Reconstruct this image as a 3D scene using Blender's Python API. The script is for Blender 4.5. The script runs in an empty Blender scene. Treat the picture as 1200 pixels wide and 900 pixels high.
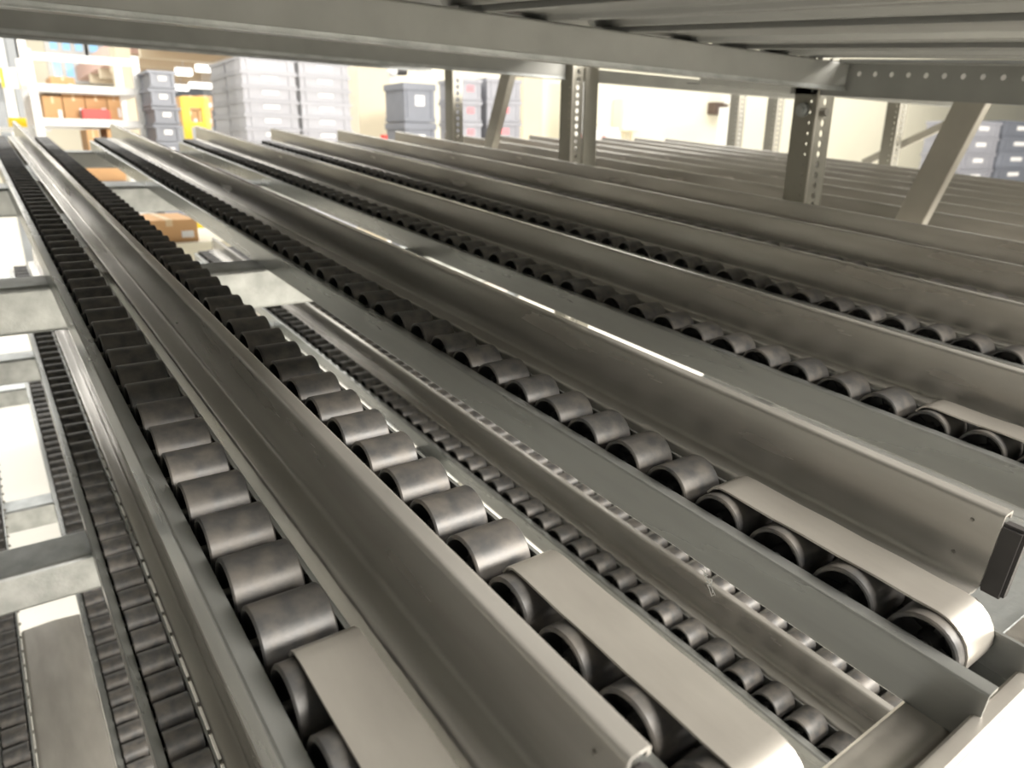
import bpy, bmesh, math, random
from mathutils import Vector, Matrix
random.seed(7)
SC = bpy.context.scene
COL = SC.collection
PI = math.pi
# ------------------------------------------------------------------ frame of the rack
S = 0.174                      # one rack unit in metres (height of the lens above the rollers)
TH = 0.0935                    # slope of the roller lanes
CT, ST = math.cos(TH), math.sin(TH)
CAMZ = 1.25
F_PX = 842.556
XC = Vector((0.8105, -0.1727, 0.5597)); TC = Vector((-0.5823, -0.3415, 0.7378))
XC.normalize(); TC = (TC - XC * TC.dot(XC)).normalized(); NC = XC.cross(TC)
XW = Vector((1, 0, 0)); TW = Vector((0, CT, ST)); NW = Vector((0, -ST, CT))
CAM = Vector((0, -ST * S, CAMZ))
OFF = CAM - NW * S
def W(u, v, w):                # rack coordinates -> world
    return OFF + (XW * u + TW * v + NW * w) * S
def axis(i): return XW * XC[i] + TW * TC[i] + NW * NC[i]
RIGHT, DOWN, FWD = axis(0), axis(1), axis(2)
def at(px, py, y):             # the point seen at a pixel, y metres ahead
    d = RIGHT * (px - 600) + DOWN * (py - 450) + FWD * F_PX
    return CAM + d * ((y - CAM.y) / d.y)
# ------------------------------------------------------------------ camera
cd = bpy.data.cameras.new('camera'); cam = bpy.data.objects.new('camera', cd); COL.objects.link(cam)
cam.matrix_world = Matrix.Translation(CAM) @ Matrix((RIGHT, -DOWN, -FWD)).transposed().to_4x4()
cd.sensor_fit = 'HORIZONTAL'; cd.sensor_width = 36.0; cd.lens = F_PX / 1200 * 36
cd.clip_start = 0.01; cd.clip_end = 200
cd.dof.use_dof = True; cd.dof.focus_distance = 0.36; cd.dof.aperture_fstop = 14.0
SC.camera = cam
# ------------------------------------------------------------------ light
wd = bpy.data.worlds.new('hall_light'); SC.world = wd; wd.use_nodes = True
wb = wd.node_tree.nodes['Background']; wb.inputs[0].default_value = (0.93, 0.98, 1.0, 1); wb.inputs[1].default_value = 0.16
def area(name, loc, rot, sx, sy, power, col=(1, 0.965, 0.90)):
    l = bpy.data.lights.new(name, 'AREA'); l.shape = 'RECTANGLE'; l.size = sx; l.size_y = sy; l.energy = power; l.color = col
    o = bpy.data.objects.new(name, l); o.location = loc; o.rotation_euler = rot; COL.objects.link(o); return o
area('ceiling_light_rear_aisle', (1.0, 4.4, 4.6), (0, 0, 0), 7, 1.2, 210)
area('ceiling_light_front_aisle', (3.2, -2.1, 3.3), (math.radians(40), 0, 0), 5, 0.6, 240, (1, 0.94, 0.85))
area('ceiling_light_front_hall', (5.0, -6.0, 4.2), (math.radians(60), 0, 0), 8, 1.0, 1700, (1, 0.94, 0.85))
area('ceiling_light_hall', (5, 8.0, 4.8), (0, 0, 0), 10, 2.0, 300)
area('ceiling_light_left_hall', (-3, 9.5, 4.8), (0, 0, 0), 5, 2.5, 330)
area('fill_light_right_hall', (15, 8.3, 4.8), (0, 0, 0), 12, 2.2, 420)  # added fill light to brighten the cream wall at right
area('fill_light_far_hall', (-1, 16, 5.5), (0, 0, 0), 6, 3, 500)  # added fill light, lifts the dim back wall
SC.view_settings.view_transform = 'Standard'; SC.view_settings.look = 'None'
SC.view_settings.exposure = 0.12; SC.view_settings.gamma = 1.0; SC.view_settings.use_curve_mapping = False
# ------------------------------------------------------------------ materials
def mat(name, col, rough=0.5, metal=0.0, noise=0.0, nscale=8.0, stretch=(1, 1, 1), col2=None, rvar=0.0, bump=0.0,
        emit=None, objrand=0.0, spots=None, alpha=1.0):
    m = bpy.data.materials.new(name); m.use_nodes = True
    nt = m.node_tree; N = nt.nodes; L = nt.links; b = N['Principled BSDF']
    b.inputs['Base Color'].default_value = (*col, 1); b.inputs['Roughness'].default_value = rough; b.inputs['Metallic'].default_value = metal
    if emit:
        b.inputs['Emission Color'].default_value = (*emit[0], 1); b.inputs['Emission Strength'].default_value = emit[1]
    if alpha < 1: b.inputs['Alpha'].default_value = alpha
    out = None
    if noise or col2 or rvar or bump or objrand:
        tc = N.new('ShaderNodeTexCoord'); mp = N.new('ShaderNodeMapping'); mp.inputs['Scale'].default_value = stretch
        nz = N.new('ShaderNodeTexNoise'); nz.inputs['Scale'].default_value = nscale; nz.inputs['Detail'].default_value = 5
        L.new(tc.outputs['Object'], mp.inputs[0]); L.new(mp.outputs[0], nz.inputs['Vector'])
        cr = N.new('ShaderNodeMix'); cr.data_type = 'RGBA'
        c2 = col2 or tuple(c * (1 - noise) for c in col)
        cr.inputs[6].default_value = (*col, 1); cr.inputs[7].default_value = (*c2, 1)
        mr = N.new('ShaderNodeMapRange'); mr.inputs[1].default_value = 0.35; mr.inputs[2].default_value = 0.65
        L.new(nz.outputs[0], mr.inputs[0]); L.new(mr.outputs[0], cr.inputs[0]); out = cr.outputs[2]
        if objrand:
            oi = N.new('ShaderNodeObjectInfo'); m2 = N.new('ShaderNodeMapRange'); m2.inputs[3].default_value = 1 - objrand; m2.inputs[4].default_value = 1 + objrand
            L.new(oi.outputs['Random'], m2.inputs[0])
            mx = N.new('ShaderNodeVectorMath'); mx.operation = 'SCALE'; L.new(out, mx.inputs[0]); L.new(m2.outputs[0], mx.inputs['Scale']); out = mx.outputs[0]
        if spots:
            n3 = N.new('ShaderNodeTexNoise'); n3.inputs['Scale'].default_value = spots[1]; n3.inputs['Detail'].default_value = 2
            L.new(tc.outputs['Object'], n3.inputs['Vector'])
            m3 = N.new('ShaderNodeMapRange'); m3.inputs[1].default_value = spots[2]; m3.inputs[2].default_value = spots[2] + 0.06
            L.new(n3.outputs[0], m3.inputs[0])
            c3 = N.new('ShaderNodeMix'); c3.data_type = 'RGBA'; c3.inputs[7].default_value = (*spots[0], 1)
            L.new(m3.outputs[0], c3.inputs[0]); L.new(out, c3.inputs[6]); out = c3.outputs[2]
        L.new(out, b.inputs['Base Color'])
        if rvar:
            rr = N.new('ShaderNodeMapRange'); rr.inputs[3].default_value = max(0.03, rough - rvar); rr.inputs[4].default_value = rough + rvar
            L.new(nz.outputs[0], rr.inputs[0]); L.new(rr.outputs[0], b.inputs['Roughness'])
        if bump:
            n2 = N.new('ShaderNodeTexNoise'); n2.inputs['Scale'].default_value = nscale * 6; L.new(mp.outputs[0], n2.inputs['Vector'])
            bp = N.new('ShaderNodeBump'); bp.inputs['Strength'].default_value = bump; bp.inputs['Distance'].default_value = 0.002
            L.new(n2.outputs[0], bp.inputs['Height']); L.new(bp.outputs[0], b.inputs['Normal'])
    return m
M = {}
M['steel'] = mat('galvanised_steel', (0.55, 0.535, 0.505), 0.24, 0.55, col2=(0.42, 0.40, 0.37), nscale=12, stretch=(3, 0.35, 3), rvar=0.10, bump=0.05)
M['track'] = mat('galvanised_track_steel', (0.41, 0.42, 0.41), 0.28, 0.62, col2=(0.30, 0.305, 0.295), nscale=11, stretch=(3, 0.4, 3), rvar=0.08, bump=0.04)
M['zinc'] = mat('spangled_zinc_steel', (0.55, 0.57, 0.57), 0.42, 0.85, col2=(0.42, 0.44, 0.44), nscale=40, rvar=0.12, bump=0.12)
M['strap'] = mat('brushed_strap_steel', (0.66, 0.63, 0.58), 0.34, 0.72, col2=(0.54, 0.51, 0.47), nscale=22, stretch=(2, 0.6, 2), rvar=0.1, bump=0.05)
M['beam'] = mat('painted_grey_beam', (0.33, 0.335, 0.32), 0.45, 0.35, noise=0.12, nscale=14, rvar=0.08)
M['deck'] = mat('grey_deck_steel', (0.36, 0.365, 0.355), 0.4, 0.6, noise=0.15, nscale=6, stretch=(2, 0.3, 1), rvar=0.08)
M['post'] = mat('perforated_post_steel', (0.31, 0.30, 0.26), 0.45, 0.5, noise=0.1, nscale=20)
M['brace'] = mat('brace_steel', (0.43, 0.41, 0.36), 0.5, 0.4, noise=0.1, nscale=20)
M['roller'] = mat('worn_dark_roller', (0.07, 0.07, 0.071), 0.42, 0.15, col2=(0.135, 0.124, 0.112), nscale=110, stretch=(1, 1, 1), rvar=0.1, bump=0.03, objrand=0.18)
M['hub'] = mat('dark_roller_hub', (0.03, 0.03, 0.03), 0.5, 0.0)
M['axle'] = mat('dull_axle_steel', (0.25, 0.24, 0.22), 0.4, 0.8)
M['rubber'] = mat('black_rubber', (0.045, 0.042, 0.042), 0.55)
M['floor'] = mat('cream_floor', (0.84, 0.81, 0.73), 0.35, 0, noise=0.06, nscale=1.5)
M['wall'] = mat('cream_wall', (0.82, 0.78, 0.64), 0.7, 0, noise=0.04, nscale=1.0)
M['column'] = mat('cream_column', (0.74, 0.66, 0.50), 0.6, 0, noise=0.05, nscale=2)
M['white'] = mat('white_paint', (0.8, 0.8, 0.79), 0.4, 0, noise=0.04, nscale=5)
M['crate'] = mat('grey_plastic_crate', (0.33, 0.335, 0.375), 0.4, 0, noise=0.08, nscale=9, objrand=0.12)
M['crate_dark'] = mat('slate_plastic_crate', (0.20, 0.215, 0.255), 0.4, 0, noise=0.1, nscale=9, objrand=0.15)
M['label'] = mat('white_paper_label', (0.85, 0.84, 0.84), 0.6)
M['pink'] = mat('red_label_print', (0.85, 0.25, 0.28), 0.6)
M['card'] = mat('brown_cardboard', (0.62, 0.37, 0.18), 0.8, 0, noise=0.1, nscale=6, objrand=0.12)
M['tape'] = mat('parcel_tape', (0.75, 0.58, 0.36), 0.4)
M['red'] = mat('red_plastic', (0.72, 0.06, 0.05), 0.4)
M['yellow'] = mat('yellow_paint', (0.85, 0.60, 0.02), 0.4)
M['pinkroof'] = mat('pinkish_mezzanine_underside', (0.62, 0.42, 0.37), 0.7)
M['glass'] = mat('pale_window_glass', (0.08, 0.16, 0.22), 0.1, emit=((0.40, 0.70, 0.95), 1.0))
M['lamp'] = mat('lit_lamp_tube', (1, 1, 1), 0.5, emit=((1, 0.98, 0.92), 2.2))
M['brownbox'] = mat('dark_brown_metal', (0.10, 0.07, 0.055), 0.5)
M['film'] = mat('hazy_stretch_film', (0.75, 0.75, 0.78), 0.25, alpha=0.10)
M['grey'] = mat('mid_grey_paint', (0.33, 0.35, 0.37), 0.5)
M['unseen_grey'] = mat('dark_grey_unseen_screens', (0.24, 0.245, 0.24), 0.6)  # for the two added surfaces out of view that darken steel reflections
M['lint'] = mat('white_lint', (0.85, 0.85, 0.85), 0.8)
# ------------------------------------------------------------------ mesh helpers
def link(name, me, m, parent=None):
    o = bpy.data.objects.new(name, me); COL.objects.link(o)
    if m is not None and not me.materials: me.materials.append(m)
    if parent is not None: o.parent = parent
    return o
def mesh(bm, smooth=False, ang=35):
    bmesh.ops.recalc_face_normals(bm, faces=bm.faces[:])
    me = bpy.data.meshes.new('m'); bm.to_mesh(me); bm.free()
    if smooth:
        for p in me.polygons: p.use_smooth = True
        # area-weighted corner normals, so flats stay flat and only the bends round
        around = {}
        for p in me.polygons:
            for vi in p.vertices: around.setdefault(vi, []).append(p.index)
        ca = math.cos(math.radians(ang)); ns = []
        fn = [p.normal.copy() for p in me.polygons]; fa = [p.area for p in me.polygons]
        for p in me.polygons:
            for vi in p.vertices:
                q = Vector((0, 0, 0))
                for k in around[vi]:
                    if fn[k].dot(fn[p.index]) > ca: q += fn[k] * fa[k]
                ns.append(q.normalized())
        me.normals_split_custom_set(ns)
    return me
def bx(bm, x0, x1, y0, y1, z0, z1):
    v = [bm.verts.new(p) for p in [(x0,y0,z0),(x1,y0,z0),(x1,y1,z0),(x0,y1,z0),(x0,y0,z1),(x1,y0,z1),(x1,y1,z1),(x0,y1,z1)]]
    for f in [(0,3,2,1),(4,5,6,7),(0,1,5,4),(1,2,6,5),(2,3,7,6),(3,0,4,7)]: bm.faces.new([v[i] for i in f])
    return v
def bar(bm, a, b, wx, wy, up=Vector((0, 0, 1))):   # box from a to b
    a = Vector(a); b = Vector(b); d = (b - a).normalized(); s = d.cross(up)
    if s.length < 1e-4: s = Vector((1, 0, 0))
    s.normalize(); t = s.cross(d).normalized(); q = []
    for c in (a, b):
        for i, j in ((-1,-1),(1,-1),(1,1),(-1,1)): q.append(bm.verts.new(c + s * (i * wx / 2) + t * (j * wy / 2)))
    for f in [(3,2,1,0),(4,5,6,7),(0,1,5,4),(1,2,6,5),(2,3,7,6),(3,0,4,7)]: bm.faces.new([q[i] for i in f])
def tube(bm, a, b, r, seg=12, r2=None):
    a = Vector(a); b = Vector(b); d = (b - a).normalized(); s = d.orthogonal().normalized(); t = d.cross(s)
    r2 = r if r2 is None else r2; A, B = [], []
    for k in range(seg):
        an = 2 * PI * k / seg; o = s * math.cos(an) + t * math.sin(an)
        A.append(bm.verts.new(a + o * r)); B.append(bm.verts.new(b + o * r2))
    for k in range(seg):
        j = (k + 1) % seg; bm.faces.new([A[k], A[j], B[j], B[k]])
    bm.faces.new(A[::-1]); bm.faces.new(B)
def fillet(pts, r, n=3):
    out = [Vector(pts[0])]
    for i in range(1, len(pts) - 1):
        p, a, b = Vector(pts[i]), Vector(pts[i-1]), Vector(pts[i+1])
        da, db = (a - p), (b - p); q = min(r, da.length * .45, db.length * .45)
        s, e = p + da.normalized() * q, p + db.normalized() * q
        for k in range(n + 1):
            t = k / n; out.append(s * (1-t)**2 + p * 2*t*(1-t) + e * t*t)
    out.append(Vector(pts[-1])); return out
def outline(pts, th):          # closed outline of a bent sheet of thickness th (to the left of the path)
    n = len(pts); nr = []
    for i in range(n):
        d = Vector((0, 0))
        if i > 0: d += (pts[i] - pts[i-1]).normalized()
        if i < n - 1: d += (pts[i+1] - pts[i]).normalized()
        d.normalize(); nr.append(Vector((-d.y, d.x)))
    return [p.copy() for p in pts] + [pts[i] + nr[i] * th for i in range(n-1, -1, -1)]
def sheet(bm, pts, th, e0, e1, ax='v', r=0.008, n=3, cuts=1):
    """bent sheet: profile pts in rack units, swept along v (profile in u,w) or along u (profile in v,w)"""
    pp = fillet(pts, r, n) if len(pts) > 2 else [Vector(p) for p in pts]
    ol = outline(pp, th); k = len(ol); rings = []
    for c in range(cuts + 1):
        e = e0 + (e1 - e0) * c / cuts
        rings.append([bm.verts.new(((p.x, e, p.y) if ax == 'v' else (e, p.x, p.y))) for p in ol])
    for a, b in zip(rings[:-1], rings[1:]):
        for i in range(k):
            j = (i + 1) % k; bm.faces.new([a[i], a[j], b[j], b[i]])
    m = k // 2
    for R in (rings[0], rings[-1]):
        for i in range(m - 1): bm.faces.new([R[i], R[i+1], R[k-2-i], R[k-1-i]])
def scale(bm, s=S):
    for v in bm.verts: v.co *= s
def tag(o, label, cat, group=None, kind=None):
    o['label'] = label; o['category'] = cat
    if group: o['group'] = group
    if kind: o['kind'] = kind
    return o
def rackempty(name, u, v, w, tilt=True):
    o = bpy.data.objects.new(name, None); COL.objects.link(o); o.location = W(u, v, w); o.empty_display_size = 0.05
    if tilt: o.rotation_euler = (TH, 0, 0)
    return o
def struct(name, bm, m, smooth=False):
    o = link(name, mesh(bm, smooth), m); o['kind'] = 'structure'; return o
ORD = ['first', 'second', 'third', 'fourth', 'fifth', 'sixth', 'seventh', 'eighth', 'ninth', 'tenth', 'eleventh', 'twelfth', 'thirteenth', 'fourteenth', 'fifteenth', 'sixteenth', 'seventeenth', 'eighteenth', 'nineteenth', 'twentieth', 'twenty-first', 'twenty-second']
# ------------------------------------------------------------------ hall
bm = bmesh.new(); bx(bm, -14, 40, -9, 22, -0.1, 0); struct('floor', bm, M['floor'])
bm = bmesh.new(); bx(bm, -14, 4.2, 21, 21.2, 0, 6.5); struct('wall_back', bm, M['wall'])
bm = bmesh.new(); bx(bm, 4.2, 40, 10.5, 10.7, 0, 6.5); struct('wall_right', bm, M['wall'])
bm = bmesh.new(); bx(bm, -2.1, -2.0, -9, 4.0, 0, 4.2); struct('dark_screen_left', bm, M['unseen_grey'])  # added out of view so left-facing steel has something dark to reflect
# lane parts (shared meshes) ----------------------------------------
PITCH, R, NR = 0.19, 0.0825, 63
V0, VEND = 0.29, 12.35
RV = [0.45 + PITCH * k for k in range(NR)]
def roller_mesh(seg=32, wd=0.155):
    bm = bmesh.new(); prof = [(0.062, 0.020), (0.062, 0.068), (0.004, 0.070), (0.0, 0.073), (0.0, R - 0.004), (0.004, R), (wd - 0.004, R), (wd, R - 0.004),
            (wd, 0.073), (wd - 0.004, 0.070), (wd - 0.06, 0.068), (wd - 0.06, 0.020)]
    rings = []
    for x, r in prof:
        rings.append([bm.verts.new((x, r * math.cos(2*PI*k/seg), r * math.sin(2*PI*k/seg))) for k in range(seg)])
    for a, b in zip(rings[:-1], rings[1:]):
        for k in range(seg):
            j = (k + 1) % seg; bm.faces.new([a[k], a[j], b[j], b[k]])
    # hub cone
    for s0, s1 in ((0.062, 0.022), (wd - 0.06, wd - 0.02)):
        tube(bm, (s0, 0, 0), (s1, 0, 0), 0.030, 12, 0.021)
    # radial ribs behind the rim
    for k in range(4):
        an = PI / 4 + k * PI / 2; c, s_ = math.cos(an), math.sin(an)
        bar(bm, (0.052, c * .026, s_ * .026), (0.052, c * .069, s_ * .069), 0.02, 0.006, up=Vector((1, 0, 0)))
    scale(bm)
    me = mesh(bm, True, 40); me.materials.append(M['roller']); me.materials.append(M['hub'])
    for p in me.polygons:
        c = p.center / S; r = math.hypot(c.y, c.z)
        if r < 0.0705: p.material_index = 1
    return me
def axle_mesh(end=0.176):
    bm = bmesh.new(); tube(bm, (-0.045, 0, 0), (end, 0, 0), 0.0125, 10); scale(bm); return mesh(bm, True, 50)
ROLL, AXLE = roller_mesh(), axle_mesh()
AXLE.materials.append(M['axle']); AXLE2 = axle_mesh(0.197); AXLE2.materials.append(M['axle'])
def channel_mesh(v0, v1):
    bm = bmesh.new()
    sheet(bm, [(-0.010, -0.052), (-0.052, -0.052), (-0.052, -0.192), (0.178, -0.192), (0.178, -0.048), (0.164, -0.048)], 0.008, v0, v1, r=0.012, n=3)
    scale(bm); return mesh(bm, True, 30)
CHAN = channel_mesh(V0, VEND); CHAN.materials.append(M['track'])
def strap_mesh():
    bm = bmesh.new(); pts = []
    v3, v0 = RV[3], RV[0]; z = 0.004
    pts += [(v3 + 0.068, -0.028), (v3 + 0.052, -0.006), (v3 + 0.03, z), (v3, z + 0.002)]
    for k in range(1, 12):
        t = k / 12; pts.append((v3 + (v0 - v3) * t, z + 0.001 * math.sin(t * 3 * 2 * PI)))
    for k in range(0, 9):
        an = PI / 2 + k * math.radians(15); pts.append((v0 + (R + .004) * math.cos(an), -R + (R + .004) * math.sin(an)))
    pts = [Vector(p) for p in pts]; nr = []
    ol = outline(pts, 0.006); k = len(ol); rings = []
    for x in (0.034, 0.038, 0.158, 0.162):
        rings.append([bm.verts.new((x, p.x, p.y + 0.004)) for p in ol])
    for a, b in zip(rings[:-1], rings[1:]):
        for i in range(k): j = (i + 1) % k; bm.faces.new([a[i], a[j], b[j], b[i]])
    m = k // 2
    for Rg in (rings[0], rings[-1]):
        for i in range(m - 1): bm.faces.new([Rg[i], Rg[i+1], Rg[k-2-i], Rg[k-1-i]])
    scale(bm); me = mesh(bm, True, 30); me.materials.append(M['strap']); return me
STRAP = strap_mesh()
def roller_track(u, w, label, group, rollers=True, strap=True, v_shift=0.0):
    t = rackempty('roller_track', u, v_shift, w); tag(t, label, 'roller track', group)
    link('channel', CHAN, None, t)
    if rollers == 'stuff':
        bm = bmesh.new()
        for v in RV: tube(bm, (0, v, -R), (0.155, v, -R), R, 14)
        scale(bm); o = link('roller_row', mesh(bm, True, 40), M['roller'], t); o['kind'] = 'stuff'
        return t
    for v in RV:
        r = link('roller', ROLL, None, t); r.location = (random.uniform(-.001, .001) * S, v * S, (-R + random.uniform(-.0008, .0008)) * S)
        r.rotation_euler = (random.uniform(0, 2 * PI), 0, 0)
        a = link('axle', AXLE if w > -1 else AXLE2, None, r)
    if strap:
        s = link('brake_strap', STRAP, None, t); s['label'] = 'smooth bare steel strip over the end rollers'
    return t
def guide_mesh(v0, v1):
    bm = bmesh.new()
    sheet(bm, [(-0.083, -0.125), (-0.083, -0.030), (0, -0.030), (0, 0.170), (0.047, 0.170), (0.047, 0.150)], -0.008, v0, v1, r=0.014, n=4, cuts=6)
    scale(bm); me = mesh(bm, True, 30); me.materials.append(M['steel']); return me
GUIDE = guide_mesh(0.455, VEND + 0.25)
def cap_mesh():
    bm = bmesh.new(); bx(bm, 0.006, 0.044, 0.405, 0.462, -0.045, 0.145)
    bmesh.ops.bevel(bm, geom=bm.edges[:], offset=0.008, segments=2, affect='EDGES'); scale(bm); me = mesh(bm, True); me.materials.append(M['rubber']); return me
CAP = cap_mesh()
def rivet_mesh():
    bm = bmesh.new(); tube(bm, (0.002, 0, 0), (-0.003, 0, 0), 0.0055, 10, 0.004); scale(bm); me = mesh(bm, True); me.materials.append(M['axle']); return me
RIV = rivet_mesh()
def guide_rail(u, w, label, group, extras=True):
    t = rackempty('guide_rail', u, 0, w); tag(t, label, 'guide rail', group)
    link('angle_profile', GUIDE, None, t)
    if extras:
        c = link('end_cap', CAP, None, t); c['label'] = 'black rubber end cap'
        for v, z in ((0.515, 0.125), (0.53, 0.025), (3.1, 0.02), (4.9, 0.03)):
            r = link('rivet', RIV, None, t); r.location = (0, v * S, z * S)
    return t
# ------------------------------------------------------------------ upper visible level
TR = [0.300, 0.800, 1.515, 2.715, 3.905, 5.075, 6.20]
tl = ['roller track at the far left of the top level, its left side open',
      'roller track right against the first tall guide rail, from the left, top level',
      'roller track whose steel-wrapped last roller stands clear at lower right',
      'roller track just beyond the tall guide rail with the black rubber end',
      'fifth roller track from the left on the top level',
      'sixth roller track from the left, half hidden behind a guide rail',
      'roller track nearest in front of the perforated posts on the top level']
for u, l in zip(TR, tl): roller_track(u, 0, l, 'roller tracks of the top level')
GR = [0.587, 1.792, 2.980, 4.168, 5.338, 6.463]
gl = ['tall guide rail with bright lip between the two leftmost top roller tracks',
      'tall guide rail ending at right in a black rubber cap, rivets near its end',
      'tall guide rail third from the left, mirroring the rollers of the fourth track',
      'tall guide rail fourth from the left on the top level',
      'tall guide rail fifth from the left on the top level',
      'tall guide rail on the top level just before the perforated posts']
for u, l in zip(GR, gl): guide_rail(u, 0, l, 'tall guide rails of the top level')
for i in range(7):
    u = 7.25 + i * 1.02
    roller_track(u, 0, ORD[i] + ' roller track behind the near perforated post, counted from it', 'roller tracks of the next bay', rollers='stuff', strap=False)
    guide_rail(u + 0.270, 0, ORD[i] + ' guide rail behind the near perforated post, counted from it', 'guide rails of the next bay', extras=False)
# lower levels
W2, W3 = -1.76, -3.44
roller_track(0.262, W2, 'roller track one level down at the left, beside a brown-toned guide rail', 'roller tracks of the lower levels', strap=False)
guide_rail(0.535, W2, 'guide rail one level down at the left, below the leftmost top track', 'guide rails of the lower levels', extras=False)
roller_track(2.815, W2, 'roller track one level down seen through the middle gap, nearer row', 'roller tracks of the lower levels', strap=False, v_shift=0.19)
guide_rail(3.075, W2, 'guide rail one level down between the two rows in the middle gap', 'guide rails of the lower levels', extras=False)
roller_track(3.30, W2, 'roller track one level down seen through the middle gap, farther row', 'roller tracks of the lower levels', strap=False, v_shift=0.38)
roller_track(0.165, W3, 'roller track two levels down, right of the shiny steel panel', 'roller tracks of the lower levels', strap=False)
roller_track(-0.515, W3, 'roller track two levels down, left of the shiny steel panel', 'roller tracks of the lower levels', strap=False)
# ------------------------------------------------------------------ cross beams
def cross_beam(v, w, u0, u1, label, group, h=0.25, d=0.25, m='zinc'):
    t = rackempty('cross_beam', 0, v, w); tag(t, label, 'beam', group)
    bm = bmesh.new()
    sheet(bm, [(d, -h), (d, 0), (0, 0), (0, -h), (0.05, -h)], -0.012, u0, u1, ax='u', r=0.02, n=4)
    scale(bm); link('beam_profile', mesh(bm, True, 30), M[m], t)
    bm = bmesh.new()
    for u in (u0, u1): bx(bm, u - 0.006, u + 0.006, -0.01, d + 0.02, -h - 0.05, 0.03)
    scale(bm); link('end_plate', mesh(bm), M[m], t)
    return t
cross_beam(4.72, -0.197, -0.9, 6.6, 'grey cross beam under the top tracks, nearer of the two plain ones', 'beams under the top level')
cross_beam(8.60, -0.197, -0.9, 6.6, 'grey cross beam under the top tracks, farther of the two plain ones', 'beams under the top level', d=0.4)
cross_beam(12.10, -0.197, -0.9, 6.6, 'grey cross beam at the far end of the top level', 'beams under the top level', h=0.2, m='beam')
cross_beam(4.64, W2 - 0.197, -0.9, 6.6, 'grey cross beam one level down, its bright face at lower left', 'beams of the lower levels', d=0.32)
cross_beam(8.70, W2 - 0.197, -0.9, 6.6, 'grey cross beam one level down, farther back at the left edge', 'beams of the lower levels')
cross_beam(12.30, W2 - 0.197, -0.9, 6.6, 'grey cross beam at the far end of the level below', 'beams of the lower levels')
cross_beam(8.55, W3 - 0.197, -0.9, 6.6, 'grey cross beam two levels down, between bright patches of floor', 'beams of the lower levels')
cross_beam(12.3, W3 - 0.197, -0.9, 6.6, 'grey cross beam at the far end two levels down', 'beams of the lower levels')
t = rackempty('unseen_dark_sheet', -1.32, 0, 0); tag(t, 'added dark grey sheet out of frame left of the flow rack, darkening reflections', 'panel')  # added unseen surface, keeps bright floor out of the track side reflections
bm = bmesh.new(); bx(bm, -0.02, 0, 0.0, 12.4, -6.0, 1.35); scale(bm); link('sheet', mesh(bm), M['unseen_grey'], t)
# front beam: stepped profile carrying the track ends
t = rackempty('front_beam', 0, 0, 0); tag(t, 'stepped front beam with thin raised lip carrying the track ends', 'beam')
bm = bmesh.new(); sheet(bm, [(0.425, -0.46), (0.425, -0.197), (0.335, -0.197), (0.315, -0.27), (0.300, -0.27)], -0.010, -0.9, 6.6, ax='u', r=0.012)
scale(bm); link('support_ledge', mesh(bm, True, 30), M['strap'], t)
bm = bmesh.new(); sheet(bm, [(0.300, -0.42), (0.300, -0.12), (0.274, -0.12)], -0.010, -0.9, 6.6, ax='u', r=0.008)
scale(bm); link('raised_lip', mesh(bm, True, 30), M['strap'], t)
bm = bmesh.new(); bx(bm, 1.84, 2.45, 0.40, 0.62, -0.196, -0.184); bmesh.ops.bevel(bm, geom=bm.edges[:], offset=0.003, segments=1, affect='EDGES')
scale(bm); o = link('mounting_plate', mesh(bm), M['zinc'], t)
for a, b in ((1.95, 0.50), (2.12, 0.56)):
    bm = bmesh.new(); tube(bm, (a, b, -0.185), (a, b, -0.165), 0.018, 6); scale(bm); link('bolt', mesh(bm), M['axle'], o)
# shiny panel two levels down
t = rackempty('steel_panel', 0, 0, W3 - 0.07); tag(t, 'shiny bare steel panel lying between two roller tracks at lower left', 'panel')
bm = bmesh.new()
sheet(bm, [(-0.318, -0.10), (-0.318, 0), (-0.10, 0.012), (-0.06, 0.012), (0.08, 0), (0.098, 0), (0.098, -0.10)], 0.01, 0.4, 6.2, r=0.02, n=4, cuts=12)
scale(bm); link('folded_sheet', mesh(bm, True, 30), M['strap'], t)
bm = bmesh.new(); bx(bm, -0.19, 0.04, 3.88, 3.90, -0.08, -0.02)
scale(bm); link('stiffener', mesh(bm), M['steel'], t)
t = rackempty('steel_panel', 0, 0, W2 - 0.02); tag(t, 'plain steel panel one level down, seen through the slit right of the capped guide rail', 'panel')
bm = bmesh.new()
for k in range(6): bx(bm, 5.75 + k * .16, 5.90 + k * .16, 0.3, 4.6, -0.02, 0)
scale(bm); link('plate', mesh(bm), M['track'], t)
# clips between channel and guide rail
for i, v in enumerate((5.05, 8.1)):
    t = rackempty('rail_clip', 0.49, v, -0.055); tag(t, ('nearer' if i == 0 else 'farther') + ' of the small bent steel clips beside the leftmost top track', 'clip', 'clips beside the leftmost track')
    bm = bmesh.new(); sheet(bm, [(-0.012, -0.03), (-0.012, 0.0), (0.03, 0.0)], 0.006, 0, 1.2, r=0.004); scale(bm); link('clip_plate', mesh(bm), M['zinc'], t)
# thread of lint
bm = bmesh.new(); rnd = random.Random(3)
for k in range(3):
    p = None
    for i in range(9):
        q = W(1.46 - 0.003 * i, 0.985 - 0.008 * i + rnd.uniform(-.012, .012), -0.19 - 0.006 * i + rnd.uniform(-.012, .012))
        if p: tube(bm, p, q, 0.00018, 4)
        p = q
o = link('lint_thread', mesh(bm), M['lint']); tag(o, 'wisp of white lint caught on the lower edge of a track side', 'lint')
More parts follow.
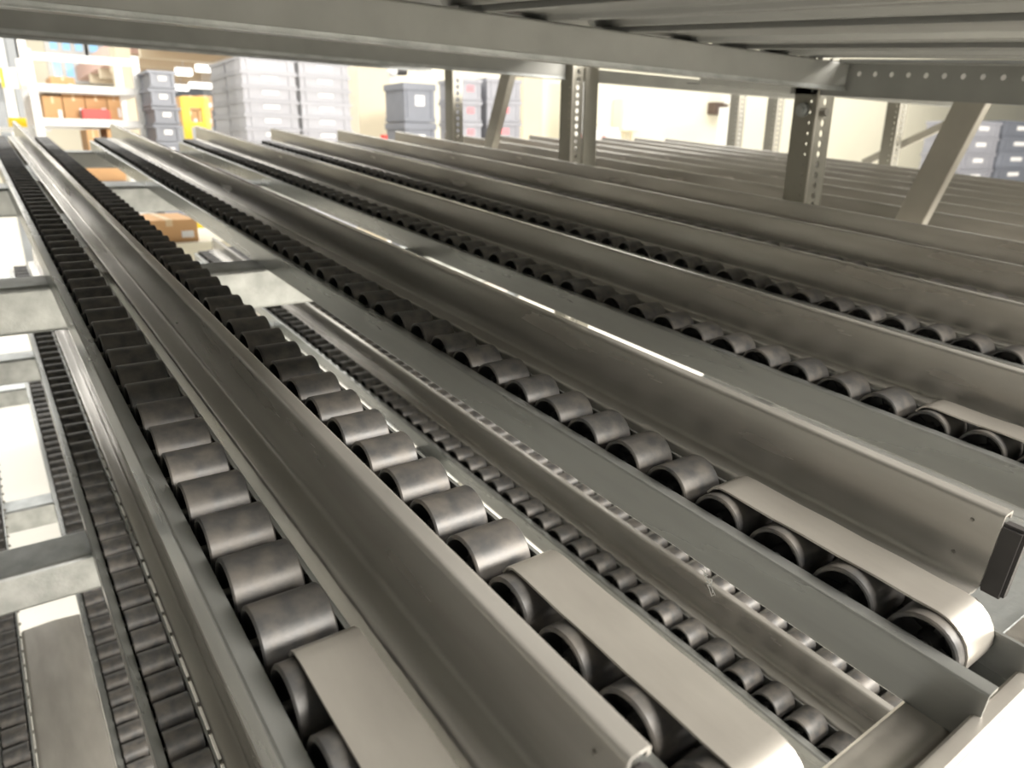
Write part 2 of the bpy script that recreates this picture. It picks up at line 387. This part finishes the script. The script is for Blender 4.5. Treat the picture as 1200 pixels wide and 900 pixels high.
# ------------------------------------------------------------------ frames: perforated posts, braces, side beams
def perf_plate(bm, o, ex, ey, wd, L, pitch, hr, nrm, th=0.012, off=0.0, seg=8, slot=1.0):
    """plate from o along ex (width wd) and ey (length L) with a column of holes; both faces plus hole walls"""
    n = int(L / pitch); ex, ey, nrm = Vector(ex), Vector(ey), Vector(nrm)
    for side in (0, 1):
        for k in range(n):
            c = Vector(o) + ey * (k + 0.5) * pitch + nrm * (th * side); cx = wd / 2 + off
            out, inn = [], []
            for j in range(seg):
                an = 2 * PI * j / seg; ca, sa = math.cos(an), math.sin(an); q = max(abs(ca), abs(sa))
                ox = (cx + ca / q * ((wd - cx) if ca > 0 else cx)); oy = sa / q * pitch / 2
                out.append(bm.verts.new(c + ex * ox + ey * oy)); inn.append(bm.verts.new(c + ex * (cx + ca * hr) + ey * (sa * hr * slot)))
            for j in range(seg):
                jj = (j + 1) % seg
                # corner fill handled by octagon approximated with square corners
                bm.faces.new([out[j], out[jj], inn[jj], inn[j]])
    # edges of the sheet
    a = Vector(o); b = a + ey * (n * pitch)
    for e in (a, a + ex * wd):
        q = [e, b + (e - a), b + (e - a) + nrm * th, e + nrm * th]; bm.faces.new([bm.verts.new(p) for p in q])
def post(u, v, w0, w1, label, group, flip=False, bolt=False, wd=0.19):
    t = rackempty('perforated_post', u, v, 0, tilt=False); tag(t, label, 'post', group)
    # local axes: x = across, y = depth, z = up, rack units * S ; posts stand plumb
    bm = bmesh.new(); perf_plate(bm, (0, 0, w0), (0, 1, 0), (0, 0, 1), 0.25, w1 - w0, 0.097, 0.011, (1, 0, 0), off=-0.06, slot=1.6)
    scale(bm); bmesh.ops.remove_doubles(bm, verts=bm.verts[:], dist=1e-6); link('side_flange', mesh(bm), M['post'], t)
    bm = bmesh.new(); perf_plate(bm, (0, 0, w0), (1, 0, 0), (0, 0, 1), wd, w1 - w0, 0.097, 0.035, (0, 1, 0))
    scale(bm); bmesh.ops.remove_doubles(bm, verts=bm.verts[:], dist=1e-6); link('front_flange', mesh(bm), M['post'], t)
    bm = bmesh.new(); tube(bm, (0, -0.002, w0), (0, -0.002, w1), 0.012, 8); scale(bm); link('folded_corner', mesh(bm, True), M['brace'], t)
    if bolt:
        for (y, z) in ((0.13, 1.02),):
            bm = bmesh.new(); tube(bm, (-0.045, y, z), (0, y, z), 0.062, 16); tube(bm, (-0.07, y, z), (-0.04, y, z), 0.035, 6); scale(bm); link('bolt', mesh(bm, True, 40), M['zinc'], t)
        bm = bmesh.new(); tube(bm, (0.09, -0.06, 1.0), (0.09, 0.0, 1.0), 0.04, 6); scale(bm); link('bolt', mesh(bm, True, 40), M['axle'], t)
    return t
FL = -7.1
US = 6.66
post(US, 4.18, FL, 1.62, 'near perforated steel post with big bolt, right of centre', 'perforated posts of the near frame', bolt=True, wd=0.28)
post(US, 7.80, FL, 1.55, 'second perforated steel post, behind the near one, beside plain dark strip', 'perforated posts of the near frame')
post(US, 10.85, FL, 1.55, 'third perforated post, farthest of the near frame, dark with paired holes', 'perforated posts of the near frame')
def brace(a, b, label, group, wu=0.10, wv=0.23):
    t = bpy.data.objects.new('diagonal_brace', None); COL.objects.link(t); t.location = W(*a); tag(t, label, 'brace', group)
    bm = bmesh.new(); A = Vector((0, 0, 0)); B = W(*b) - W(*a)
    d = B.normalized(); s = Vector((1, 0, 0)); q = d.cross(s).normalized(); th = 0.012 * S
    # channel section: web facing the lanes, two flanges
    def plate(o, w1, w2):
        vs = []
        for c in (A, B):
            for i, j in ((-1,-1),(1,-1),(1,1),(-1,1)): vs.append(bm.verts.new(c + o + s * (i * w1 / 2) + q * (j * w2 / 2)))
        for f in [(3,2,1,0),(4,5,6,7),(0,1,5,4),(1,2,6,5),(2,3,7,6),(3,0,4,7)]: bm.faces.new([vs[i] for i in f])
    plate(Vector((0, 0, 0)), th, wv * S)
    plate(s * (wu * S / 2) + q * (wv * S / 2), wu * S, th); plate(s * (wu * S / 2) - q * (wv * S / 2), wu * S, th)
    link('channel_section', mesh(bm), M['brace'], t); return t
brace((6.70, 3.20, 0.0), (6.70, 2.90, 1.30), 'diagonal brace leaning right beside the near perforated post', 'diagonal braces of the near frame')
brace((6.70, 9.95, 0.0), (6.70, 9.50, 1.25), 'diagonal brace leaning right, between the two far perforated posts', 'diagonal braces of the near frame')
# solid strip on the second post
t = rackempty('post_cover_strip', US + 0.20, 7.78, 0, tilt=False); tag(t, 'plain dark steel strip standing against the second perforated post', 'strip')
bm = bmesh.new(); bx(bm, -0.01, 0.22, -0.02, 0.01, FL, 1.52); scale(bm); link('strip_plate', mesh(bm), M['post'], t)
# side beam with holes along the lanes
t = rackempty('perforated_side_beam', US, 0, 0); tag(t, 'perforated grey side beam overhead at right, running above the near post', 'beam')
bm = bmesh.new(); perf_plate(bm, (0, 1.6, 1.155), (0, 0, 1), (0, 1, 0), 0.265, 3.0, 0.15, 0.024, (1, 0, 0), off=0.05)
scale(bm); link('web', mesh(bm), M['beam'], t)
bm = bmesh.new(); perf_plate(bm, (-0.17, 1.6, 1.42), (1, 0, 0), (0, 1, 0), 0.17, 3.0, 0.125, 0.014, (0, 0, 1))
scale(bm); link('top_flange', mesh(bm), M['beam'], t)
bm = bmesh.new(); bx(bm, 0, 0.05, 1.6, 4.6, 1.145, 1.157); scale(bm); link('bottom_flange', mesh(bm), M['beam'], t)
# overhead cross beams
def overhead(v, w0, w1, label, m='beam', u0=-1.6, u1=6.64):
    t = rackempty('overhead_beam', 0, v, 0); tag(t, label, 'beam', 'overhead cross beams')
    bm = bmesh.new(); sheet(bm, [(0.26, w0), (0.035, w0), (0, w0 + 0.02), (0, w1), (0.26, w1)], -0.012, u0, u1, ax='u', r=0.02, n=4)
    scale(bm); link('beam_profile', mesh(bm, True, 30), M[m], t)
    bm = bmesh.new(); sheet(bm, [(-0.03, w0 - 0.004), (0.0, w0 - 0.004), (0.0, w0 + 0.03)], 0.006, u0, u1, ax='u', r=0.01); scale(bm); link('bottom_lip', mesh(bm, True, 30), M['zinc'], t)
    return t
overhead(4.02, 1.192, 1.425, 'long overhead cross beam nearest, its light face across the top')
overhead(0.22, 1.16, 1.425, 'added overhead front beam out of view, blocking light at the picking side')  # unseen, added to stop front light reaching deep into the lanes
overhead(8.05, 1.182, 1.425, 'second overhead cross beam, dark face just under the nearest one')
overhead(11.6, 1.20, 1.425, 'third overhead cross beam, farthest, thin behind the others')
# overhead deck boards
edges = [-1.6, -0.45, 0.75, 1.95, 2.62, 3.22, 3.82, 4.68, 5.12, 5.80, 6.44]
for i, (a, b) in enumerate(zip(edges[:-1], edges[1:])):
    t = rackempty('deck_board', 0, 0, 1.42); tag(t, ORD[i] + ' steel deck board overhead, counted from the left', 'deck board', 'overhead deck boards')
    bm = bmesh.new(); g = 0.02; q = 0.10 * (b - a)
    z = 0.0 if i % 2 == 0 else 0.03
    sheet(bm, [(a + g, z + 0.16), (a + g, z), (a + g + q, z), (a + g + q + .03, z + 0.035), (b - g - q - .03, z + 0.035), (b - g - q, z), (b - g, z), (b - g, z + 0.16)], 0.01, 0.26, 4.3, r=0.012, n=2)
    scale(bm); link('folded_board', mesh(bm, True, 30), M['deck'], t)
bm = bmesh.new(); bx(bm, -1.6, 6.6, 0.5, 12.3, 1.66, 1.69); scale(bm)
t = rackempty('shelf_sheet', 0, 0, 0); tag(t, 'flat steel sheet closing the overhead shelf above its boards', 'shelf'); link('sheet', mesh(bm), M['deck'], t)
# next bay frame
post(14.2, 7.30, FL, 1.4, 'perforated post of the next bay, right of the near post, with crossing braces', 'perforated posts of the next bay', wd=0.25)
post(14.2, 9.95, FL, 1.4, 'perforated post of the next bay just left of the near post', 'perforated posts of the next bay', wd=0.25)
post(14.2, 10.95, FL, 1.4, 'perforated post of the next bay, leftmost and farthest', 'perforated posts of the next bay', wd=0.25)
brace((14.6, 8.1, 0.1), (14.6, 6.6, 1.0), 'thin rising brace of the next bay behind the near post', 'braces of the next bay', wv=0.12)
for i, v in enumerate((6.0, 9.5)):
    t = rackempty('overhead_beam', 0, v, 0); tag(t, ('nearer' if i == 0 else 'farther') + ' overhead beam of the next bay at right', 'beam', 'overhead beams of the next bay')
    bm = bmesh.new(); sheet(bm, [(0.2, 1.20), (0, 1.20), (0, 1.40), (0.2, 1.40)], -0.012, 6.95, 14.1, ax='u', r=0.02); scale(bm); link('beam_profile', mesh(bm, True), M['beam'], t)
t = rackempty('deck_board', 0, 0, 1.42); tag(t, 'wide deck panel overhead in the next bay at right', 'deck board')
bm = bmesh.new(); bx(bm, 6.95, 14.2, 1.0, 9.5, 0, 0.06); scale(bm); link('panel', mesh(bm), M['deck'], t)
# ------------------------------------------------------------------ background
def thing(name, loc, label, cat, group=None):
    o = bpy.data.objects.new(name, None); COL.objects.link(o); o.location = loc; return tag(o, label, cat, group)
def crate_parts(L, D, H, m, lab='label'):
    bm = bmesh.new(); k = 0.012
    z0, z1 = 0, H
    lo = [(-L/2 + k, 0 + k), (L/2 - k, k), (L/2 - k, D - k), (-L/2 + k, D - k)]
    bx(bm, -L/2 + k, L/2 - k, k, D - k, 0, H * 0.82)
    bx(bm, -L/2, L/2, 0, D, H * 0.82, H * 0.985); bx(bm, -L/2 + k/2, L/2 - k/2, k/2, D - k/2, H * 0.03, H * 0.12)
    for s in (-1, 1): bx(bm, s * L * 0.36 - .008, s * L * 0.36 + .008, 0.003, D - .003, H * .1, H * .85)
    body = mesh(bm); body.materials.append(m)
    bm = bmesh.new(); bx(bm, -L * 0.14, L * 0.14, k - 0.006, k + 0.001, H * 0.42, H * 0.68); lb = mesh(bm); lb.materials.append(M[lab])
    return body, lb
def crate(cp, loc, label, group, lab=True):
    t = thing('plastic_crate', loc, label, 'crate', group); link('body', cp[0], None, t)
    if lab: link('label_card', cp[1], None, t)
    return t
def pallet(loc, L, D, label):
    t = thing('pallet', loc, label, 'pallet')
    for i in range(5):
        bm = bmesh.new(); bx(bm, -L/2 + i * L * 0.205, -L/2 + i * L * 0.205 + L * 0.17, 0, D, 0.11, 0.14); link('board', mesh(bm), M['card'], t)
    for i in range(3):
        bm = bmesh.new(); bx(bm, -L/2, L/2, i * (D - .1) / 2, i * (D - .1) / 2 + .1, 0, 0.11); link('bearer', mesh(bm), M['card'], t)
    return t
# big pile of grey crates
def pile(px0, px1, D, H, cols, depthrows, rows, cp, name, group, zbase=0.15, lab=lambda r, c: True):
    x0 = at(px0, 160, D).x; x1 = at(px1, 160, D).x; L = (x1 - x0) / cols
    ds = 0.42
    pallet(((x0 + x1) / 2, D, 0), (x1 - x0), ds * depthrows, 'wooden pallet under the ' + name)
    for c in range(cols):
        for d in range(depthrows):
            for r in range(rows):
                cn = ['left', 'right'][c]
                crate(cp, (x0 + L * (c + .5), D + d * ds, zbase + r * H),
                      'grey crate in the %s, %s%s column, %s from top' % (name, 'back ' if d else 'front ', cn, ORD[rows - 1 - r]), group, lab=lab(r, c) and d == 0)
D1 = 5.6
Lp = (at(415, 160, D1).x - at(288, 160, D1).x) / 2
H1 = at(340, 80, D1).z - at(340, 96.5, D1).z; N1 = int((at(340, 55, D1).z - .15) / H1)
cp1 = crate_parts(Lp * 0.975, 0.41, H1, M['crate'])
pile(288, 415, D1, H1, 2, 2, N1, cp1, 'large film-wrapped pile', 'crates of the large pile')
x0 = at(286, 160, D1).x; x1 = at(416, 160, D1).x
bm = bmesh.new(); bx(bm, x0 - .03, x1 + .03, D1 - .03, D1 + .88, 0.15, 0.15 + N1 * H1); bmesh.ops.delete(bm, geom=[f for f in bm.faces if abs(f.normal.z) > .9], context='FACES_ONLY')
o = link('stretch_film', mesh(bm), M['film']); tag(o, 'hazy clear stretch film wrapped round the large grey crate pile', 'film')
# stack of dark crates, left
D2 = 4.7; xa, xb = at(176, 120, D2).x, at(210, 120, D2).x
H2 = at(190, 82, D2).z - at(190, 103, D2).z
cp2 = crate_parts((xb - xa) * 1.0, 0.30, H2, M['crate_dark'])
topz = at(190, 82, D2).z; n = int((topz - .14) / H2)
pallet(((xa + xb) / 2, D2, 0), (xb - xa) + .1, 0.32, 'small wooden pallet under the slate crate stack')
for r in range(n):
    crate(cp2, ((xa + xb) / 2 + random.uniform(-.004, .004), D2, 0.14 + (topz - 0.14) * r / n), 'slate crate in the free-standing stack at left, %s from its top' % ORD[n-1-r], 'crates of the slate stack')
# crates behind the posts, centre
D3 = 6.2
for nm, pa, pb, top, H, mt, lab in (('dark pair right of the cream column', 473, 512, 97, 0.30, 'crate_dark', 'label'), ('stack with pink-red labels between the far posts', 538, 566, 92, 0.19, 'crate', 'pink'), ('stack with pink-red labels right of the leaning brace', 570, 612, 92, 0.19, 'crate', 'pink')):
    xa, xb = at(pa, 130, D3).x, at(pb, 130, D3).x; tz = at((pa + pb) / 2, top, D3).z; n = int((tz - 0.15) / H)
    cpx = crate_parts(xb - xa - .01, 0.4, (tz - 0.15) / n, M[mt], lab)
    pallet(((xa + xb) / 2, D3, 0), xb - xa, 0.42, 'wooden pallet under the crate ' + nm)
    for r in range(n):
        crate(cpx, ((xa + xb) / 2, D3, 0.15 + (tz - .15) * r / n), 'crate in the %s, %s from top' % (nm, ORD[n-1-r]), 'crates: ' + nm)
# wrapped pallet at right
D4 = 4.2
for c, (pa, pb, m_) in enumerate(((1128, 1168, 'crate'), (1170, 1215, 'crate_dark'))):
    xa, xb = at(pa, 180, D4).x, at(pb, 180, D4).x; tz = at(pa, 140, D4).z; n = 8
    cpx = crate_parts(xb - xa - .01, 0.5, (tz - .15) / n, M[m_])
    pallet(((xa + xb) / 2, D4, 0), xb - xa, 0.5, ['wooden pallet under the light crates at the right edge', 'wooden pallet under the dark crates at the right edge'][c])
    for r in range(n):
        crate(cpx, ((xa + xb) / 2, D4, 0.15 + (tz - .15) * r / n), 'crate of the %s stack at the right edge, %s from the top' % (['lighter', 'darker'][c], ORD[n-1-r]), 'crates at the right edge')
def pbox(name, px0, py0, px1, py1, D, depth, m, label, cat, group=None, tofloor=False, bev=0.0):
    a, b = at(px0, (py0 + py1) / 2, D), at(px1, (py0 + py1) / 2, D); zt = at((px0 + px1) / 2, py0, D).z; zb = 0 if tofloor else at((px0 + px1) / 2, py1, D).z
    t = thing(name, ((a.x + b.x) / 2, D, zb), label, cat, group); w = b.x - a.x; h = zt - zb
    bm = bmesh.new(); bx(bm, -w/2, w/2, 0, depth, 0, h)
    if bev: bmesh.ops.bevel(bm, geom=bm.edges[:], offset=bev, segments=2, affect='EDGES')
    link('body', mesh(bm), M[m], t); return t, w, h
def carton(px0, py0, px1, py1, D, depth, label, group='cardboard boxes in the white frame'):
    t, w, h = pbox('cardboard_box', px0, py0, px1, py1, D, depth, 'card', label, 'box', group)
    bm = bmesh.new(); bx(bm, -w * .06, w * .06, -0.002, depth, h - .002, h + .002); bx(bm, -w * .06, w * .06, -0.003, -.0005, h * .72, h); link('tape', mesh(bm), M['tape'], t)
    bm = bmesh.new(); bx(bm, w * .2, w * .42, -0.003, -.0005, h * .2, h * .5); link('shipping_label', mesh(bm), M['label'], t)
    return t
# white storage frame with boards
D5 = 5.0
def zof(py, D, px=100): return at(px, py, D).z
t = thing('storage_rack', (at(45, 140, D5).x, D5, 0), 'white metal storage frame with three rails holding cardboard boxes', 'frame')
X0 = at(44, 140, D5).x; X1 = at(166, 140, D5).x
for x in (0, X1 - X0):
    for y in (0, 0.6):
        bm = bmesh.new(); bx(bm, x - .02, x + .02, y - .02, y + .02, 0, zof(62, D5)); link('upright', mesh(bm), M['white'], t)
for py in (70, 105, 144):
    z = zof(py, D5); bm = bmesh.new(); bx(bm, .021, X1 - X0 - .021, -.015, .015, z - .02, z + .02); link('rail', mesh(bm), M['white'], t)
for py in (107, 146, 190, 250):
    z = zof(py, D5); bm = bmesh.new(); bx(bm, 0, X1 - X0, 0.02, .58, z - .015, z - .001); link('shelf_board', mesh(bm), M['white'], t)
z1 = zof(107, D5)
carton(60, 90, 88, 106, D5 + .05, .3, 'small cardboard box on the upper board of the white frame')
cs = [(52, 112, 74, 145, 'leftmost'), (75, 108, 100, 145, 'second'), (101, 108, 126, 145, 'third'), (127, 108, 142, 145, 'rightmost')]
for a, b, c, d, n_ in cs: carton(a, b, c, d, D5 + .08, .4, n_ + ' cardboard box on the middle board of the white frame')
pbox('red_bin', 97, 128, 130, 145.2, D5 + .025, .05, 'red', 'small red plastic bin in front of the cardboard boxes on the white frame', 'bin', bev=.006)
carton(104, 152, 118, 189, D5 + .05, .3, 'cardboard box low in the white frame, left one of two'); carton(128, 150, 147, 189, D5 + .05, .3, 'cardboard box low in the white frame, right one of two')
# boxes on a low stack behind the rack (seen under the top level)
t, w, h = pbox('cardboard_box', 92, 178, 146, 212, 3.3, .35, 'card', 'open cardboard box seen below the far end of the top level', 'box', 'cardboard boxes seen between the lanes')
t, w, h = pbox('plastic_bin', 60, 213, 150, 232, 3.25, .45, 'crate', 'grey bin under the cardboard box behind the rack', 'bin', tofloor=True)
t, w, h = pbox('trolley', 150, 285, 285, 292, 2.68, .5, 'wall', 'cream flat-topped trolley behind the rack, seen low between the lanes', 'trolley', tofloor=True)
carton(165, 258, 232, 284.5, 2.72, .3, 'open-topped cardboard tray lying on the trolley behind the rack', 'cardboard boxes seen between the lanes')
# far left grey racking uprights
t = thing('tall_rack', (at(-6, 140, 7).x, 7, 0), 'tall grey racking at the far left edge with slanted braces', 'rack')
for px in (4, 16, 30, 40):
    x = at(px, 140, 7).x - t.location.x; bm = bmesh.new(); bx(bm, x - .035, x + .035, 0, .07, 0, 3.2); link('upright', mesh(bm), M['grey' if px in (4, 30) else 'white'], t)
for a, b in (((8, 150), (14, 60)), ((32, 150), (24, 55)), ((20, 130), (38, 100))):
    p, q = at(*a, 7.03) - t.location, at(*b, 7.03) - t.location; bm = bmesh.new(); bar(bm, p, q, .03, .03); link('slanted_brace', mesh(bm), M['grey'], t)
for py in (80, 93):
    z = zof(py, 7, 20); bm = bmesh.new(); bx(bm, 0, at(42, 140, 7).x - t.location.x, -.03, 0, z - .03, z); link('rail', mesh(bm), M['white'], t)
t = thing('yellow_edged_sign', at(15, 103, 6.6), 'white board with yellow edges hanging at the far left', 'sign')
w = at(25, 90, 6.6).x - at(5, 90, 6.6).x; h = zof(80, 6.6, 15) - zof(103, 6.6, 15)
bm = bmesh.new(); bx(bm, -w/2, w/2, 0, .02, 0, h); link('board', mesh(bm), M['white'], t)
for s in (-1, 1): bm = bmesh.new(); bx(bm, s * w/2 - .01, s * w/2 + .01, -.004, .024, 0, h); link('edge_strip', mesh(bm), M['yellow'], t)
bm = bmesh.new(); tube(bm, (0, .01, h), (0, .01, h + .8), .006, 6); link('hanging_rod', mesh(bm), M['grey'], t)
pbox('orange_tray', 12, 138, 37, 149, 6.2, .3, 'yellow', 'yellow-orange tray near the far left edge', 'tray', tofloor=False)
pbox('work_table', 0, 149, 60, 153, 6.1, .7, 'white', 'white table top behind the far end of the tracks at left', 'table')
# cardboard wall, yellow machine frame, beyond
for i, (a, b) in enumerate(((216, 232), (233, 249))):
    for j, (c, d) in enumerate(((112, 129), (130, 148))):
        carton(a, c, b, d, 9.5, .5, 'large cardboard box far behind, %s %s of the four beside the big crate pile' % (['upper', 'lower'][j], ['left', 'right'][i]), 'far cardboard boxes')
pbox('storage_shelf', 214, 148.3, 250, 152, 9.4, .7, 'grey', 'grey shelf far behind under four big cardboard boxes', 'shelf', tofloor=True)
t = thing('yellow_machine', (at(231, 140, 8.6).x, 8.6, 0), 'yellow machine frame standing by the big crate pile', 'frame')
w = at(242, 130, 8.6).x - at(219, 130, 8.6).x; zt = zof(114, 8.6, 230); zb = zof(143, 8.6, 230)
for s in (-1, 1): bm = bmesh.new(); bx(bm, s * w/2 - .035, s * w/2 + .035, 0, .07, 0, zt); link('leg', mesh(bm), M['yellow'], t)
bm = bmesh.new(); bx(bm, -w/2, w/2, 0.005, .065, zt - .1, zt + .0); link('top_bar', mesh(bm), M['yellow'], t)
bm = bmesh.new(); bx(bm, -w/2, w/2, 0.005, .065, zb - .05, zb); link('cross_bar', mesh(bm), M['yellow'], t)
# mezzanine underside with lamps
zs = 2.75
bm = bmesh.new(); xl = at(92, 100, 20.6).x; bx(bm, xl, xl + 8, 11.0, 20.6, zs, zs + .3); 
o = link('mezzanine', mesh(bm), M['pinkroof']); tag(o, 'pinkish mezzanine floor with lit lamps under it, far behind at left', 'mezzanine')
xm0, xm1 = xl, xl + 8
for i in range(6):
    y = 11.5 + i * 1.4; bm = bmesh.new(); bx(bm, xm0, xm1, y, y + .15, zs - .18, zs); link('joist', mesh(bm), M['column'], o)
for i, (a, b, c, D, n_) in enumerate(((206, 224, 83, 13.5, 'upper left'), (230, 249, 79, 13.5, 'upper right'), (205, 220, 102, 16.5, 'lower left'), (222, 247, 99, 16.5, 'lower right'), (155, 164, 96, 16.5, 'leftmost'))):
    p, q = at(a, c, D), at(b, c, D); t = thing('ceiling_lamp', ((p.x + q.x) / 2, D, p.z), '%s lit lamp under the pinkish mezzanine' % n_, 'lamp', 'lamps under the mezzanine')
    w = q.x - p.x; bm = bmesh.new(); bx(bm, -w/2, w/2, -.08, .08, -.06, .04); link('tube', mesh(bm), M['lamp'], t)
    bm = bmesh.new(); bx(bm, -w/2, w/2, -.06, .06, .04, .07); bx(bm, -.01, .01, -.01, .01, .07, max(.08, zs - p.z - .0)); link('housing', mesh(bm), M['white'], t)
# windows in back wall
for i, (a, b) in enumerate(((56, 100), (102, 148), (150, 205))):
    p, q = at(a, 60, 20.9), at(b, 60, 20.9); z0, z1 = zof(96, 20.9), zof(30, 20.9)
    bm = bmesh.new()
    for k in range(4):
        xx = p.x + (q.x - p.x) * k / 3; bx(bm, xx - .05, xx + .05, 20.85, 20.98, z0, z1)
    for z in (z0, (z0 + z1) / 2, z1): bx(bm, p.x, q.x, 20.86, 20.97, z - .05, z + .05)
    f = struct('window_%d' % (i + 1), bm, M['white']); g = bmesh.new(); bx(g, p.x, q.x, 20.93, 20.96, z0, z1); link('pane', mesh(g), M['glass'], f)
# cream column and upper grey vent bars near window
pbox('cream_column', 420, 60, 458, 168, 8.0, .45, 'column', 'cream square column right of the large crate pile', 'column', tofloor=True)
pbox('cream_column', 140, 30, 158, 168, 12.0, .45, 'column', 'slim cream column behind the slate crate stack', 'column', tofloor=True)
pbox('cream_column', 613, 60, 636, 170, 8.0, .4, 'column', 'cream column just left of the second perforated post', 'column', tofloor=True)
pbox('white_door_panel', 676, 90, 692, 170, 9.8, .1, 'white', 'narrow white panel against the cream wall, right of the second post', 'panel', tofloor=True)
pbox('pink_panel', 661, 90, 673, 170, 9.9, .1, 'column', 'narrow beige panel against the wall beside the second post', 'panel', tofloor=True)
t, w, h = pbox('wall_cabinet', 730, 116, 752, 154, 10.2, .3, 'wall', 'cream wall cabinet on the cream wall, upper of the two wall units', 'cabinet', bev=.02)
bm = bmesh.new(); tube(bm, (w * .3, .15, -.6), (w * .3, .15, 0), .03, 8); tube(bm, (-w * .1, .15, -.6), (-w * .1, .15, 0), .03, 8); link('pipe', mesh(bm, True), M['column'], t)
pbox('white_tank', 701, 149, 730, 174, 9.7, .5, 'white', 'low white tank in front of the cream wall', 'tank', bev=.06, tofloor=True)
pbox('wall_box', 838, 120, 853, 134, 10.3, .2, 'brownbox', 'dark brown box high on the cream wall', 'box')
for nm, px, D in (('left of the near post', 852, 6.0), ('right of the cream column', 460, 6.6)):
    p = at(px, 117 if px > 800 else 84, D); t = thing('round_lamp', p, 'small round white lamp ' + nm, 'lamp', 'small round lamps')
    bm = bmesh.new(); bmesh.ops.create_uvsphere(bm, u_segments=16, v_segments=10, radius=.05 if px > 800 else .05); link('globe', mesh(bm, True, 60), M['white'], t)
    bm = bmesh.new(); tube(bm, (0, 0, 0), (0.14, 0, .01), .035, 10); tube(bm, (.1, 0, 0), (.1, 0, 1.2), .01, 6); link('arm', mesh(bm, True), M['rubber'], t)
for nm, px, py, D in (('beside the cream column', 450, 161, 6.0), ('right of the second post', 662, 158, 7.5), ('before the white panel', 684.5, 159, 7.5), ('before the white tank', 707.5, 161, 7.5)):
    p = at(px, py, D); t = thing('red_marker_post', (p.x, D, 0), 'small red-topped marker post ' + nm, 'marker', 'red-topped marker posts')
    bm = bmesh.new(); tube(bm, (0, 0, p.z - .06), (0, 0, p.z + .02), .03, 10); link('red_top', mesh(bm, True), M['red'], t)
    bm = bmesh.new(); tube(bm, (0, 0, 0), (0, 0, p.z - .05), .02, 8); link('pole', mesh(bm, True), M['white'], t)
pbox('white_door_panel', 862, 125, 868, 180, 8.5, .4, 'white', 'slim white upright panel left of the next bay posts', 'panel', tofloor=True)
